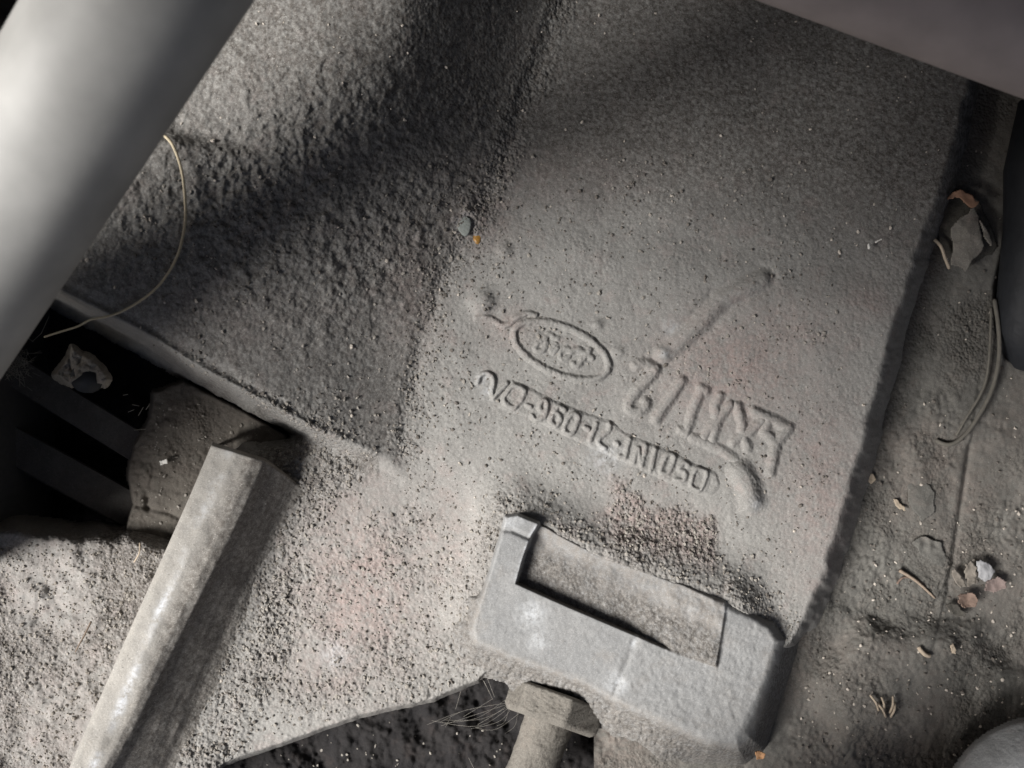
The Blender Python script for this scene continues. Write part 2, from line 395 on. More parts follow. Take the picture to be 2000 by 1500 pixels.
# big upper row (reads upside down in the view)
raised("raised_character", [smooth_line(z3((225, 285), (300, 265), (370, 290), (425, 318), (380, 390), (290, 480), (200, 590), (145, 680), (170, 740), (245, 755), (310, 715), (325, 660)))], 10, 9)
raised("raised_character", [z3((690, 445), (560, 640), (430, 835))], 10, 10)
raised("raised_character", [z3((905, 520), (830, 690), (790, 810)), z3((890, 510), (940, 545)), z3((690, 950), (740, 970), (790, 810))], 9, 8)
raised("raised_character", [z3((1185, 690), (1060, 850), (960, 960), (930, 1010)), z3((1085, 600), (1035, 690), (1060, 850), (1010, 1040))], 9, 8)
raised("raised_character", [z3((1530, 835), (1400, 960), (1320, 1000), (1220, 1070)), z3((1270, 700), (1310, 860), (1320, 1000), (1370, 1130))], 9, 8)
raised("raised_character", [z3((1790, 925), (1670, 1070), (1640, 1200), (1610, 1375)), z3((1440, 760), (1600, 830), (1790, 925)), z3((1590, 860), (1540, 960), (1660, 1080))], 10, 9)

# lower row on its raised strip
STRIP = smooth_line(z4((330, 600), (620, 690), (900, 815), (1200, 960), (1560, 1120)) + z5((400, 520), (700, 665), (1000, 800), (1180, 865)), 4)
STRIP2 = smooth_line(z4((500, 270), (800, 410), (1100, 560), (1480, 700), (1750, 800)) + z5((380, 215), (620, 330), (900, 440), (1200, 600)), 4)
strip_poly = list(STRIP) + [p for p in smooth_line(z5((1180, 865), (1290, 880), (1380, 820), (1390, 730), (1340, 650), (1200, 600)), 5)] + list(STRIP2[::-1])
def strip_d(u, v): return sd_poly(u, v, strip_poly) + 1.8 * vnoise(u, v, 11, 81)
def strip_z(u, v):
    return body_z(u, v) + 4.0 * sstep(5, -5, strip_d(u, v)) - 0.8
P_ = np.array(strip_poly)
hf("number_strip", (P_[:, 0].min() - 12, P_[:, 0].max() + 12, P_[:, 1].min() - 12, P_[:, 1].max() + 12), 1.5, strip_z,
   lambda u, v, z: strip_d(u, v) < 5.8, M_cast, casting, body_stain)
def sz(u, v): return body_z(u, v) + 4.0 * sstep(5, -5, strip_d(u, v))
def ch(*lines, r=4.8, h=5.5): raised("raised_digit", list(lines), r, h, e=4.0, base=sz)
ch(smooth_line(z4((80, 300), (110, 215), (180, 175), (255, 215), (278, 290), (255, 390), (265, 485))), z4((440, 305), (350, 400), (265, 488)), h=8)
ch(smooth_line(z4((500, 345), (400, 470), (430, 555), (540, 595), (655, 410), (590, 350)), closed=True))
ch(z4((685, 572), (730, 590)), r=4)
ch(smooth_line(z4((840, 570), (885, 510), (930, 545), (915, 625), (860, 640)), closed=True), smooth_line(z4((930, 560), (915, 650), (880, 715), (790, 755), (745, 700))))
ch(smooth_line(z4((975, 770), (1005, 690), (1065, 680), (1090, 760), (1040, 820)), closed=True), smooth_line(z4((1005, 660), (1075, 585), (1145, 630))))
ch(smooth_line(z4((1165, 770), (1245, 680), (1315, 720), (1275, 850), (1215, 920), (1145, 880)), closed=True))
ch(z4((1390, 840), (1440, 865)), r=4)
ch(z4((1530, 800), (1455, 1000)), smooth_line(z4((1690, 790), (1690, 870), (1555, 1005), (1630, 1095))))
ch(z4((1770, 1030), (1795, 1050)), r=4.5)
ch(z4((1940, 985), (1880, 1210)), z4((1820, 1195), (1880, 1205)))
ch(z5((560, 400), (510, 545)), z5((640, 375), (600, 570)), z5((740, 410), (690, 620)), z5((560, 400), (600, 570)))
ch(smooth_line(z5((840, 490), (890, 455), (930, 485), (905, 590), (860, 655), (800, 640), (800, 600)), closed=True))
ch(smooth_line(z5((1075, 570), (1035, 545), (985, 610), (1045, 650), (1030, 725), (945, 720))))
ch(smooth_line(z5((1150, 620), (1200, 605), (1265, 655), (1210, 820), (1130, 805), (1105, 755)), closed=True), r=4)

# smooth boss at the end of the rows
raised("boss", [smooth_line(z5((1610, 640), (1680, 760), (1725, 940)))], 21, 18)
raised("boss", [smooth_line(z5((1120, 290), (1380, 400), (1560, 520), (1640, 660)))], 9, 6)
raised("casting_seam", [smooth_line(z3((820, 1040), (1050, 1120), (1240, 1220), (1390, 1350)))], 3, 3, e=3)

# oval emblem
TH = R(23.0)
def ell(a, b, n=64):
    return [(1096 + a * math.cos(t) * math.cos(TH) - b * math.sin(t) * math.sin(TH),
             684 + a * math.cos(t) * math.sin(TH) + b * math.sin(t) * math.cos(TH)) for t in np.linspace(0, 2 * math.pi, n)]
raised("emblem_ring", [ell(99, 46)], 6.5, 7.5, e=3.5)
raised("emblem_script", [smooth_line(z2((1480, 610), (1420, 690), (1340, 790), (1290, 770))), smooth_line(z2((1500, 700), (1420, 640), (1330, 600), (1260, 640)))], 6, 6)
raised("emblem_script", [smooth_line(z2((1200, 590), (1140, 650), (1160, 710), (1230, 690), (1260, 630)), closed=True)], 5, 4)
raised("emblem_script", [smooth_line(z2((1110, 590), (1060, 640), (1040, 600), (1090, 540)))], 5, 4)
raised("emblem_script", [smooth_line(z2((960, 500), (880, 530), (860, 600), (930, 620), (980, 560)), closed=True), smooth_line(z2((1110, 480), (1010, 430), (960, 500)))], 5.5, 4.5)
raised("cast_fold", [smooth_line(z2((180, 240), (330, 245), (470, 320), (560, 310), (640, 240), (760, 190), (860, 210)))], 6, 7, e=5)

# rib ---------------------------------------------------------------------------
def loft(name, secs, mat, parent, jitter, stain=None, seed=0):
    """secs: (n_along, n_across, 3) in (u,v,z)"""
    A = np.asarray(secs, float); n, m = A.shape[:2]
    A[..., 2] += jitter(A[..., 0], A[..., 1], np.linspace(0, 1, m)[None, :].repeat(n, 0))
    X, Y, Z = unproj(A[..., 0], A[..., 1], A[..., 2])
    co = np.stack([X, Y, Z], -1).reshape(-1, 3)
    idx = np.arange(n * m).reshape(n, m)
    q = np.stack([idx[1:, :-1], idx[1:, 1:], idx[:-1, 1:], idx[:-1, :-1]], -1).reshape(-1, 4)
    st = None if stain is None else stain(A).reshape(A.shape[0] * A.shape[1], -1)
    return mesh_obj(name, co, q, mat, parent, True, st)
T = np.linspace(0, 1, 300)
def rail(pts):
    pts = np.array(pts, float); t = np.linspace(0, 1, len(pts)); return np.stack([np.interp(T, t, pts[:, 0]), np.interp(T, t, pts[:, 1])], -1)
rl = rail([(408, 872), (364, 975), (305, 1108), (245, 1241), (182, 1385), (110, 1550)])
rt = rail([(518, 905), (478, 1000), (432, 1092), (384, 1186), (300, 1353), (196, 1550)])
ro = rail([(598, 962), (552, 1045), (515, 1120), (478, 1205), (430, 1330), (345, 1550)])
secs = []
prof_n = 110
for i in range(len(T)):
    top_z = 105
    P = [(rl[i] + np.array([16, 8]), -90), (rl[i] + np.array([4, 2]), top_z - 30), (rl[i] * .97 + rt[i] * .03, top_z - 5), (rl[i] * .88 + rt[i] * .12, top_z), (rl[i] * .55 + rt[i] * .45, top_z + 3),
         (rl[i] * .22 + rt[i] * .78, top_z - 4), (rl[i] * .04 + rt[i] * .96, top_z - 15), (rt[i] * .88 + ro[i] * .12, top_z - 38), (rt[i] * .6 + ro[i] * .4, 40), (rt[i] * .25 + ro[i] * .75, 2), (ro[i], -14), (ro[i] + np.array([22, 8]), -34)]
    q = np.array([(p[0][0], p[0][1], p[1]) for p in P])
    L_ = np.concatenate([[0], np.cumsum(np.linalg.norm(np.diff(q, axis=0), axis=1))]); w = np.linspace(0, L_[-1], prof_n)
    secs.append(np.stack([np.interp(w, L_, q[:, k]) for k in range(3)], -1))
secs = np.array(secs)
# close the top end: pull the first sections down and inwards
end = [secs[0] * 1.0 for _ in range(14)]
for k in range(14):
    f = (14 - k) / 14.0
    e_ = secs[0].copy(); e_[:, 2] = e_[:, 2] * (1 - f) + (-90) * f if k == 0 else e_[:, 2] - 130 * f ** 2.2
    e_[:, 0] += 4 * math.sqrt(f); e_[:, 1] -= 9 * math.sqrt(f)
    end[k] = e_
secs = np.concatenate([np.array(end), secs], 0)
def rib_jit(u, v, w):
    side = sstep(.62, .75, w)
    return 5 * fbm(u, v, 60, 91, 3) + (0.8 - .5 * side) * fbm(u, v, 12, 93, 3) + sstep(.84, 1, w) * 5 * cells(u, v, 9, 4) + side * 1.3 * fbm(u * 2.6 + v * 1.2, (v - u * .46) * 0.25, 22, 95, 3)
def rib_stain(A):
    n, m = A.shape[:2]; w = np.linspace(0, 1, m)[None, :].repeat(n, 0); u, v = A[..., 0], A[..., 1]
    wt = (105 - A[..., 2])
    edge = np.exp(-((w - .485) / .022) ** 2)
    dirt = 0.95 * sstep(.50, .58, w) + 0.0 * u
    bare = edge * np.clip(0.7 + 1.6 * fbm(u, v, 90, 97, 3), 0, 1)
    return np.stack([0.2 + 0 * u, dirt, bare, 0.05 + 0.8 * sstep(.82, 1, w)], -1)
loft("rib", secs, M_rib, casting, rib_jit, rib_stain)

# lower-left flange, in front of the rib
LFL = [(-200, 1015), (60, 1040), (180, 1055), (250, 1050), (330, 1075), (420, 1090), (300, 1620), (-200, 1650)]
def lfl_z(u, v):
    d = sd_poly(u, v, LFL) + 8 * vnoise(u, v, 40, 101); e = np.maximum(d + 14, 0)
    return -70 + 14 * fbm(u, v, 130, 103, 3) + (2.2 * cells(u, v, 10, 6) + 1.8 * cells(u, v, 6.5, 8)) * np.clip(.5 + 1.5 * fbm(u, v, 60, 108, 3), 0.1, 1.2) + 7 * fbm(u, v, 30, 105, 4) - e * e * 0.07
hf("flange", (-200, 460, 960, 1640), 2.6, lfl_z, lambda u, v, z: z > -240, M_cast, casting,
   lambda u, v: np.stack([0.25 + 0 * u, np.clip(0.55 + 1.2 * fbm(u, v, 90, 107, 3) + 0.7 * sstep(80, 330, u), 0, 1), 0 * u], -1))

# ---------------------------------------------------------------- bracket
POCK = [(1056, 1017), (1111, 1048), (1177, 1080), (1261, 1110), (1352, 1142), (1421, 1167), (1419, 1200), (1402, 1306), (1315, 1275), (1246, 1244), (1105, 1184), (1007, 1140), (1021, 1090), (1036, 1048)]
def brk_z(u, v):
    d = sd_poly(u, v, BRK) + 1.5 * vnoise(u, v, 20, 111)
    ax = (u - 1007) * 0.929 + (v - 1140) * 0.37          # along the long side
    ac = -(u - 1007) * 0.37 + (v - 1140) * 0.929         # across, towards the viewer's lower edge
    top = 62 - 0.035 * np.maximum(ax - 255, 0) ** 1.15 - 0.02 * ax
    top = top - 10 * np.exp(-((ax - 258) / 7.0) ** 2) * 0.25
    # small cap at the arm's end, set off by a groove
    cap, _ = d_line(u, v, [(978, 1034), (1000, 1036), (1042, 1055)])
    top = top - 7 * np.exp(-(cap / 4.5) ** 2)
    far = 40.0 - 0.02 * ax                                # height of the far rim
    pd = sd_poly(u, v, POCK)
    dfar, _ = d_line(u, v, POCK[:6]); 
    floor = far - 0.46 * np.maximum(dfar - 8, 0) + 3 * fbm(u, v, 40, 113, 3) + sstep(35, 80, dfar) * (2.5 * cells(u, v, 8, 3) + 1.5 * cells(u, v, 5.5, 9))
    floor = np.maximum(floor, 30 + 20 * sstep(200, 400, ax) + 4 * fbm(u, v, 25, 115, 3))
    # the right wall of the pocket is a facet
    w = 4.0
    inner = sstep(w * 0.2, -w * 1.4, pd)
    outside_far = ((v - 1030) - 0.40 * (u - 1052) < 4) & (u > 1052)
    t2 = top
    z = t2 * (1 - inner) + floor * inner
    r = 4 + 14 * np.exp(-(((u - 1460) / 60) ** 2 + ((v - 1440) / 60) ** 2)) + 12 * sstep(300, 430, ax)
    e = np.maximum(d + r, 0); drop = np.where(e < 2 * r, e * e / (4 * r), e - r)
    front = sstep(20, 60, ac) * sstep(500, 380, ax)
    dirt_w = front * sstep(5, 28, d)
    z = z - drop * (8 - 6.3 * front - 4 * sstep(330, 420, ax) * (1 - front)) + dirt_w * (8 * fbm(u, v, 30, 117, 3) + 6 * cells(u, v, 9, 7) + 3 * cells(u, v, 5.5, 1))
    z = z + (0.9 + 0.9 * sstep(230, 330, ax)) * fbm(ax * 1.0, ac, 12, 119, 4, 0.6) + 2 * fbm(ax, ac, 70, 123, 2)
    return z
def brk_stain(u, v):
    d = sd_poly(u, v, BRK); pd = sd_poly(u, v, POCK)
    ac = -(u - 1007) * 0.37 + (v - 1140) * 0.929; ax = (u - 1007) * 0.929 + (v - 1140) * 0.37
    inp = sstep(2, -4, pd)
    dfar, _ = d_line(u, v, POCK[:6])
    dirt = np.maximum(inp * sstep(30, 72, dfar + 40 * vnoise(u, v, 60, 125) - 30 * sstep(250, 400, ax)), sstep(-2, 12, d + 5 * vnoise(u, v, 14, 127)) * 0.85)
    pink = np.maximum(inp * 0.8, sstep(-14, 4, d) * sstep(0, 40, ac) * 0.8)
    bare = 0 * u
    dr, _ = d_line(u, v, [(1053, 1022), (1036, 1048), (1010, 1130)]); bare = np.maximum(bare, 0.8 * np.exp(-(dr / 5.0) ** 2))
    dr, _ = d_line(u, v, [(1355, 1146), (1419, 1172), (1416, 1200)]); bare = np.maximum(bare, 0.9 * np.exp(-(dr / 5.0) ** 2))
    dr, _ = d_line(u, v, [(1243, 1240), (1235, 1262)]); bare = np.maximum(bare, 0.8 * np.exp(-(dr / 5.0) ** 2))
    for (cu, cv, r) in ((1205, 1335, 22), (1000, 1012, 20), (1040, 1200, 26), (1050, 1250, 18)):
        bare = np.maximum(bare, .6 * np.exp(-((u - cu) ** 2 + (v - cv) ** 2) / r ** 2))
    return np.stack([pink, dirt, bare * (1 - inp * .5), dirt * .45], -1)
def brk_keep(u, v, z): return (z > -165) & (sd_poly(u, v, BRK) < 58 + 26 * fbm(u, v, 40, 129, 3))
bracket = empty("bracket", 1220, 1240, -20, "clean pale grey L shaped metal bracket with a recessed pocket, bolted below the lettering", "bracket")
hf("bracket_body", (850, 1620, 930, 1560), 1.8, brk_z, brk_keep, M_brk, bracket, brk_stain)

# ---------------------------------------------------------------- floor on the right
def floor_z(u, v):
    z = -118 - 70 * sstep(560, 150, v) + 12 * fbm(u, v, 260, 131, 3) + 5 * fbm(u, v, 60, 133, 3)
    # dust covered block
    blk = sd_poly(u, v, [(1700, 1225), (1905, 1235), (1955, 1320), (1935, 1400), (1880, 1440), (1650, 1440), (1600, 1330)])
    z = z + 42 * sstep(36, -30, blk + 8 * fbm(u, v, 50, 145, 3))
    z = z - 18 * np.exp(-((sd_poly(u, v, [(1880, 1240), (2100, 1290), (2100, 1450), (1900, 1430)]) + 20) / 40.0) ** 2)
    # seams, ridges
    d, s = d_line(u, v, [(1893, 870), (1880, 960), (1858, 1105), (1850, 1140)]); z = z + 7 * sstep(-5, 5, s) * np.exp(-(d / 120) ** 2) - 7 * np.exp(-(d / 5.0) ** 2)
    d, s = d_line(u, v, [(1780, 880), (1800, 960), (1830, 1010), (1815, 1060), (1850, 1110)]); z = z + 6 * np.exp(-(d / 28.0) ** 2)
    d, s = d_line(u, v, [(1640, 1170), (1700, 1190), (1780, 1250)]); z = z - 10 * np.exp(-(d / 20.0) ** 2)
    gr = np.clip(0.35 + 1.1 * fbm(u, v, 110, 135, 3), 0.08, 1)
    edge = np.exp(-(np.maximum(sd_poly(u, v, BODY), 0) / 70.0) ** 2); gr = np.maximum(gr, 0.7 * edge) * sstep(500, 800, v) + 0.15
    z = z + gr * (4.5 * cells(u, v, 10, 12) + 3 * cells(u, v, 6, 14) + 6 * fbm(u, v, 25, 137, 3)) + 1.2 * fbm(u, v, 10, 139, 2)
    # opening at the right edge
    h = sd_poly(u, v, [(1945, 560), (1950, 640), (1966, 695), (2000, 716), (2200, 730), (2200, 250), (1985, 330), (1965, 470)])
    z = z - 260 * sstep(8, -26, h)
    # front lower edge where the sheet ends
    z = z - 200 * sstep(0, 40, (v - (1492 + 0.2 * (u - 1170) * (u < 1320) + 30 * (u >= 1320))) * (u < 1500))
    return z
def floor_stain(u, v):
    edge = np.exp(-(np.maximum(sd_poly(u, v, BODY), 0) / 60.0) ** 2)
    return np.stack([np.clip(.2 + fbm(u, v, 140, 141, 3), 0, 1), np.clip(np.maximum(.6 * edge, .25 + 1.2 * fbm(u, v, 90, 143, 3)), 0, 1), 0 * u], -1)
fl = hf("floor", (1160, 2260, -260, 1720), 3.0, floor_z, lambda u, v, z: (z > -300) & ((u > 1500) | (v > 1380)) & (sd_poly(u, v, BODY) > -12) , M_floor, None, floor_stain)
tag(fl, "dusty grey metal floor strewn with crumbs to the right of the lettered housing", kind="structure")

# ground far below everything (dark undertray)
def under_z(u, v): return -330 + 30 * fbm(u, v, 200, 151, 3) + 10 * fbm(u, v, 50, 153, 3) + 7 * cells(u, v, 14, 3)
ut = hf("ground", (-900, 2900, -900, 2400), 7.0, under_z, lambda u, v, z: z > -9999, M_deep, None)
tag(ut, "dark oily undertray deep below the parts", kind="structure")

# grimy shelf under the bracket's front and below the plate edge
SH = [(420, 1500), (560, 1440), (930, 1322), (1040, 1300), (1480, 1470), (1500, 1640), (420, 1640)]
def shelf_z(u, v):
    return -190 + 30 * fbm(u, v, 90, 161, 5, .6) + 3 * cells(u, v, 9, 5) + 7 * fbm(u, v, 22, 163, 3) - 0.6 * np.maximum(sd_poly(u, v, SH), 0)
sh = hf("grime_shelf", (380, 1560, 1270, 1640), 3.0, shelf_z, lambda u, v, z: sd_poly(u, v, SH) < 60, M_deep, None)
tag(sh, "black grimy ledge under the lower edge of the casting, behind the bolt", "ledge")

# ---------------------------------------------------------------- bolt under the bracket
bolt = empty("bolt", 1075, 1400, -60, "dirt caked hex bolt sticking out below the grey bracket", "bolt")
ax2 = np.array([-0.33, 0.944]); pe2 = np.array([0.944, 0.33])
def hexbolt():
    c0 = np.array([1092, 1352.0]); zc = -48.0
    def cyl(name, start, length, rad, nside, rot, rough, seed, taper=1.0):
        n_al = 40; per = 150; V = []
        for i in range(n_al):
            t = i / (n_al - 1)
            rr = rad * (1 - 0.10 * (max(0, (t - .8) / .2) ** 2 + max(0, (.12 - t) / .12) ** 2)) if nside == 6 else rad
            for k in range(per):
                a = 2 * math.pi * k / per + rot
                if nside == 6:
                    am = (a - rot) % (math.pi / 3) - math.pi / 6; q = rr * math.cos(math.pi / 6) / math.cos(am); q = min(q, rr * .985)
                else: q = rr
                c = start + ax2 * length * t
                V.append((c[0] + pe2[0] * q * math.cos(a), c[1] + pe2[1] * q * math.cos(a), zc + q * math.sin(a)))
        V = np.array(V)
        cc = V.reshape(n_al, per, 3).mean(1)[:, None, :].repeat(per, 1).reshape(-1, 3)
        nrm = V - cc; nrm /= np.linalg.norm(nrm, axis=1)[:, None] + 1e-9
        uu = V[:, 0] + V[:, 2]; vv = V[:, 1] - V[:, 2] * .5
        V = V + nrm * (rough * (fbm(uu, vv, 26, seed, 4, .6) + 0.6 * cells(uu, vv, 5.5, seed)))[:, None]
        F = []
        for i in range(n_al - 1):
            for k in range(per): F.append((i * per + k, i * per + (k + 1) % per, (i + 1) * per + (k + 1) % per, (i + 1) * per + k))
        n0 = len(V); V = np.vstack([V, [[*(start), zc]], [[*(start + ax2 * length), zc]]])
        for k in range(per):
            F.append((n0, (k + 1) % per, k)); F.append((n0 + 1, (n_al - 1) * per + k, (n_al - 1) * per + (k + 1) % per))
        X, Y, Z = unproj(V[:, 0], V[:, 1], V[:, 2])
        return mesh_obj(name, np.stack([X, Y, Z], -1), F, M_bolt, bolt, True)
    cyl("bolt_head", c0, 64, 96, 6, R(12), 3.6, 171)
    cyl("bolt_shank", c0 + ax2 * 60, 150, 47, 32, 0, 3.0, 173)
hexbolt()

# ---------------------------------------------------------------- left cavity
PL = [(300, 765), (360, 745), (470, 800), (560, 850), (600, 900), (430, 1110), (335, 1072), (243, 1040), (262, 985), (250, 930), (262, 868), (292, 815)]
def pl_z(u, v):
    d = sd_poly(u, v, PL) + 3 * vnoise(u, v, 16, 181)
    z = -135 + 8 * fbm(u, v, 80, 183, 3) + 5 * fbm(u, v, 20, 185, 3) + 4 * cells(u, v, 9, 2) * np.clip(fbm(u, v, 60, 187) + .5, 0, 1)
    l, s = d_line(u, v, [(262, 985), (330, 1000), (370, 1020), (420, 1040)]); z = z - 8 * np.exp(-(l / 5.) ** 2) + 5 * sstep(-6, 6, -s)
    z = z - 14 * np.exp(-(((u - 289) / 7) ** 2 + ((v - 985) / 14) ** 2))
    return z - np.maximum(d + 3, 0) ** 2 * 1.5
sp_ = hf("support_plate", (220, 620, 730, 1130), 2.6, pl_z, lambda u, v, z: z > -260, M_plate, None,
   lambda u, v: np.stack([.3 + 0 * u, np.clip(.3 + fbm(u, v, 60, 189), 0, 1), 0 * u], -1))
tag(sp_, "dark grimy support plate at the top end of the bright rib", "plate")

def bar(name, a, b, w, z, mat, h=40):
    """flat bar between two image points"""
    a = np.array(a, float); b = np.array(b, float); t = (b - a) / np.linalg.norm(b - a); n = np.array([-t[1], t[0]])
    V, F = [], []; N_ = 40
    prof = [(-1, -h), (-1, -8), (-.92, 0), (.92, 0), (1, -8), (1, -h)]
    for i in range(N_ + 1):
        c = a + (b - a) * i / N_
        for (p, zz) in prof:
            q = c + n * p * w; x, y, zzz = unproj(q[0], q[1], z + zz + 3 * float(vnoise(np.array(q[0]), np.array(q[1]), 20, 5))); V.append((x, y, zzz))
    m = len(prof)
    for i in range(N_):
        for k in range(m - 1): F.append((i * m + k, (i + 1) * m + k, (i + 1) * m + k + 1, i * m + k + 1))
    F.append(tuple(range(m))); F.append(tuple(N_ * m + k for k in range(m - 1, -1, -1)))
    return mesh_obj(name, V, F, mat, None, False)
M_dplate = dust_mat("dark_dusty_steel", (0.11, 0.103, 0.095), (0.075, 0.07, 0.066), bump=0.4, pink=(0.08, 0.06, 0.055))
tag(bar("strut", (20, 720), (320, 905), 30, -165, M_dplate), "dark steel strut running under the crusted nub to the support plate", "strut")
tag(bar("strut", (-120, 790), (262, 1000), 36, -185, M_dplate), "lower dark steel strut in the cavity, left of the support plate", "strut")

nub = empty("crusted_bolt", 155, 725, -90, "broken lump of pale crusted dirt on a bolt end in the dark cavity", "bolt")
NB = [(140, 676), (158, 690), (182, 698), (205, 722), (214, 742), (205, 752), (190, 748), (186, 728), (168, 726), (160, 735), (140, 752), (122, 745), (104, 732), (120, 712), (133, 692)]
def nb_z(u, v):
    d = sd_poly(u, v, NB) + 3 * vnoise(u, v, 9, 191)
    z = 60 + 12 * fbm(u, v, 26, 193, 4) + 5 * cells(u, v, 8, 6) - np.maximum(d + 6, 0) ** 2 * .5
    l, s = d_line(u, v, [(134, 690), (138, 718), (146, 735)]); return z - 7 * np.exp(-(l / 2.5) ** 2)
hf("dirt_crust", (90, 230, 660, 770), 1.6, nb_z, lambda u, v, z: z > -20, M_crust, nub)
def ring_pts(cu, cv, ru, rv, z, n=20): return [unproj(cu + ru * math.cos(t), cv + rv * math.sin(t), z) for t in np.linspace(0, 2 * math.pi, n)]
tube("bolt_stem", [unproj(170, 738, 55), unproj(176, 742, -200)], 0.0058, M_strut, nub, 16)

fluff = []
for i in range(260):
    a = rng.normal(0, 1, 2) * (13, 17); p = np.array([30, 705]) + a; q = p + rng.normal(0, 9, 2)
    fluff.append((p, q))
def strands(name, segs, z, rad, mat, jz=12):
    V, F = [], []
    for p, q in segs:
        z0 = z + rng.normal(0, jz); z1 = z + rng.normal(0, jz)
        a = Vector(unproj(p[0], p[1], z0)); b = Vector(unproj(q[0], q[1], z1)); t = (b - a)
        if t.length < 1e-6: continue
        t.normalize(); s = t.cross(Vector((0.1, 0.2, 1))).normalized(); w = t.cross(s)
        base = len(V)
        for c in (a, b):
            for k in range(3):
                an = 2.094 * k; V.append(tuple(c + (s * math.cos(an) + w * math.sin(an)) * rad))
        for k in range(3): F.append((base + k, base + (k + 1) % 3, base + 3 + (k + 1) % 3, base + 3 + k))
    return mesh_obj(name, V, F, mat, None, True)
tag(strands("lint", fluff, -40, 0.00007, M_web), "small grey tuft of lint beside the pipe at the left edge of the cavity", kind="stuff")

# ---------------------------------------------------------------- pipes above
def pipe(name, a, b, rad, mat, label, cap_start=False, n=64):
    o = tube(name, [Vector(a).lerp(Vector(b), t) for t in np.linspace(0, 1, 30)], rad, mat, None, n)
    return tag(o, label, "pipe")
pa = Vector(unproj(273, 0, 600)); pb = Vector(unproj(-37, 500, 459)); dr = (pb - pa)
pipe("pipe", pa - dr * 1.2, pb + dr * 1.4, 0.0218, M_pipe, "smooth light grey pipe crossing out of focus over the upper left corner")
qa = Vector(unproj(1510, -150, 420)); qb = Vector(unproj(2065, 55, 420)); dq = qb - qa
pipe("pipe", qa - dq * 0.7, qb + dq * 0.8, 0.0205, M_pipe2, "dull reddish grey pipe out of focus in the upper right corner")

# ---------------------------------------------------------------- right edge: stand-in tube for the dark gap, cap, cable
tag(tube("gap_tube", [unproj(2060, 200, -60), unproj(2045, 330, -60), unproj(2040, 450, -80), unproj(2015, 560, -95), unproj(2005, 640, -110), unproj(2010, 690, -130), unproj(2016, 712, -170)],
         [.013, .0155, .015, .0125, .012, .010, .006], M_gap, None, 28), "black tube standing in for the dark gap at the right edge", "hose")
def blob_mesh(cs, seed, sub=1):
    V, F = [], []
    import itertools
    t = (1 + 5 ** .5) / 2
    base = np.array([(-1, t, 0), (1, t, 0), (-1, -t, 0), (1, -t, 0), (0, -1, t), (0, 1, t), (0, -1, -t), (0, 1, -t), (t, 0, -1), (t, 0, 1), (-t, 0, -1), (-t, 0, 1)], float)
    base /= np.linalg.norm(base[0])
    f = np.array([(0, 11, 5), (0, 5, 1), (0, 1, 7), (0, 7, 10), (0, 10, 11), (1, 5, 9), (5, 11, 4), (11, 10, 2), (10, 7, 6), (7, 1, 8), (3, 9, 4), (3, 4, 2), (3, 2, 6), (3, 6, 8), (3, 8, 9), (4, 9, 5), (2, 4, 11), (6, 2, 10), (8, 6, 7), (9, 8, 1)])
    return base, f
IB, IF = blob_mesh(None, 0)
def crumbs(name, pts, zs, rads, mat, label, parent=None):
    """many small irregular crumbs in one object"""
    rads = np.minimum(rads, 3.6); n = len(pts); pts = np.asarray(pts); g = np.random.default_rng(len(pts) + 3)
    C = np.stack(unproj(pts[:, 0], pts[:, 1], zs), -1)
    jit = 1 + g.normal(0, .22, (n, 12, 1)); sc3 = g.uniform(.55, 1.35, (n, 1, 3)); sc3[:, :, 2] *= .7
    an = g.uniform(0, 6.28, n); c, s = np.cos(an), np.sin(an)
    P = IB[None] * jit * sc3 * (np.asarray(rads)[:, None, None] * S)
    Q = np.stack([P[..., 0] * c[:, None] - P[..., 1] * s[:, None], P[..., 0] * s[:, None] + P[..., 1] * c[:, None], P[..., 2]], -1) + C[:, None, :]
    F = (IF[None] + (np.arange(n) * 12)[:, None, None]).reshape(-1, 3)
    o = mesh_obj(name, Q.reshape(-1, 3), F, mat, parent, False)
    return tag(o, label, kind="stuff")

# pale round cap
capo = empty("round_cap", 2036, 1600, -20, "pale blue grey rounded cap at the lower right corner", "cap")
def cap_z(u, v):
    r = np.hypot(u - 2040, v - 1604); return 150 - 0.0030 * r * r - np.maximum(r - 196, 0) ** 2 * .10 + 2 * fbm(u, v, 40, 201, 3) + 1.0 * vnoise(u, v, 8, 203)
hf("cap_shell", (1800, 2280, 1360, 1840), 3.2, cap_z, lambda u, v, z: z > 0, M_cap, capo)

def curve(name, pts, z, rad, mat, label, cat, taper=False, n=6, parent=None):
    L_ = smooth_line([p[:2] for p in pts], 6); zz = np.interp(np.linspace(0, 1, len(L_)), np.linspace(0, 1, len(pts)), [p[2] if len(p) > 2 else z for p in pts])
    W = [unproj(p[0], p[1], q) for p, q in zip(L_, zz)]
    rr = [rad * (1 - .45 * (i / len(W)) if taper else 1) for i in range(len(W))]
    o = tube(name, W, rr, mat, parent, n)
    if label: tag(o, label, cat)
    return o
M_cable = plain_mat("dusty_cable", (0.15, 0.14, 0.12), 0.9, 0, .3, 500, .3)
curve("cable", [(1942, 585, -108), (1950, 640, -100), (1951, 700, -100), (1936, 765, -100), (1900, 830, -100), (1872, 860, -100), (1850, 868, -102), (1828, 860, -108)], 0, .0009, M_cable, "thin dusty cable looping down along the right hand floor", "cable")
curve("cable", [(1936, 600, -112), (1932, 700, -106), (1920, 760, -106), (1885, 820, -106), (1868, 850, -108)], 0, .0006, M_cable, "thinner second cable inside the loop of the dusty one", "cable")

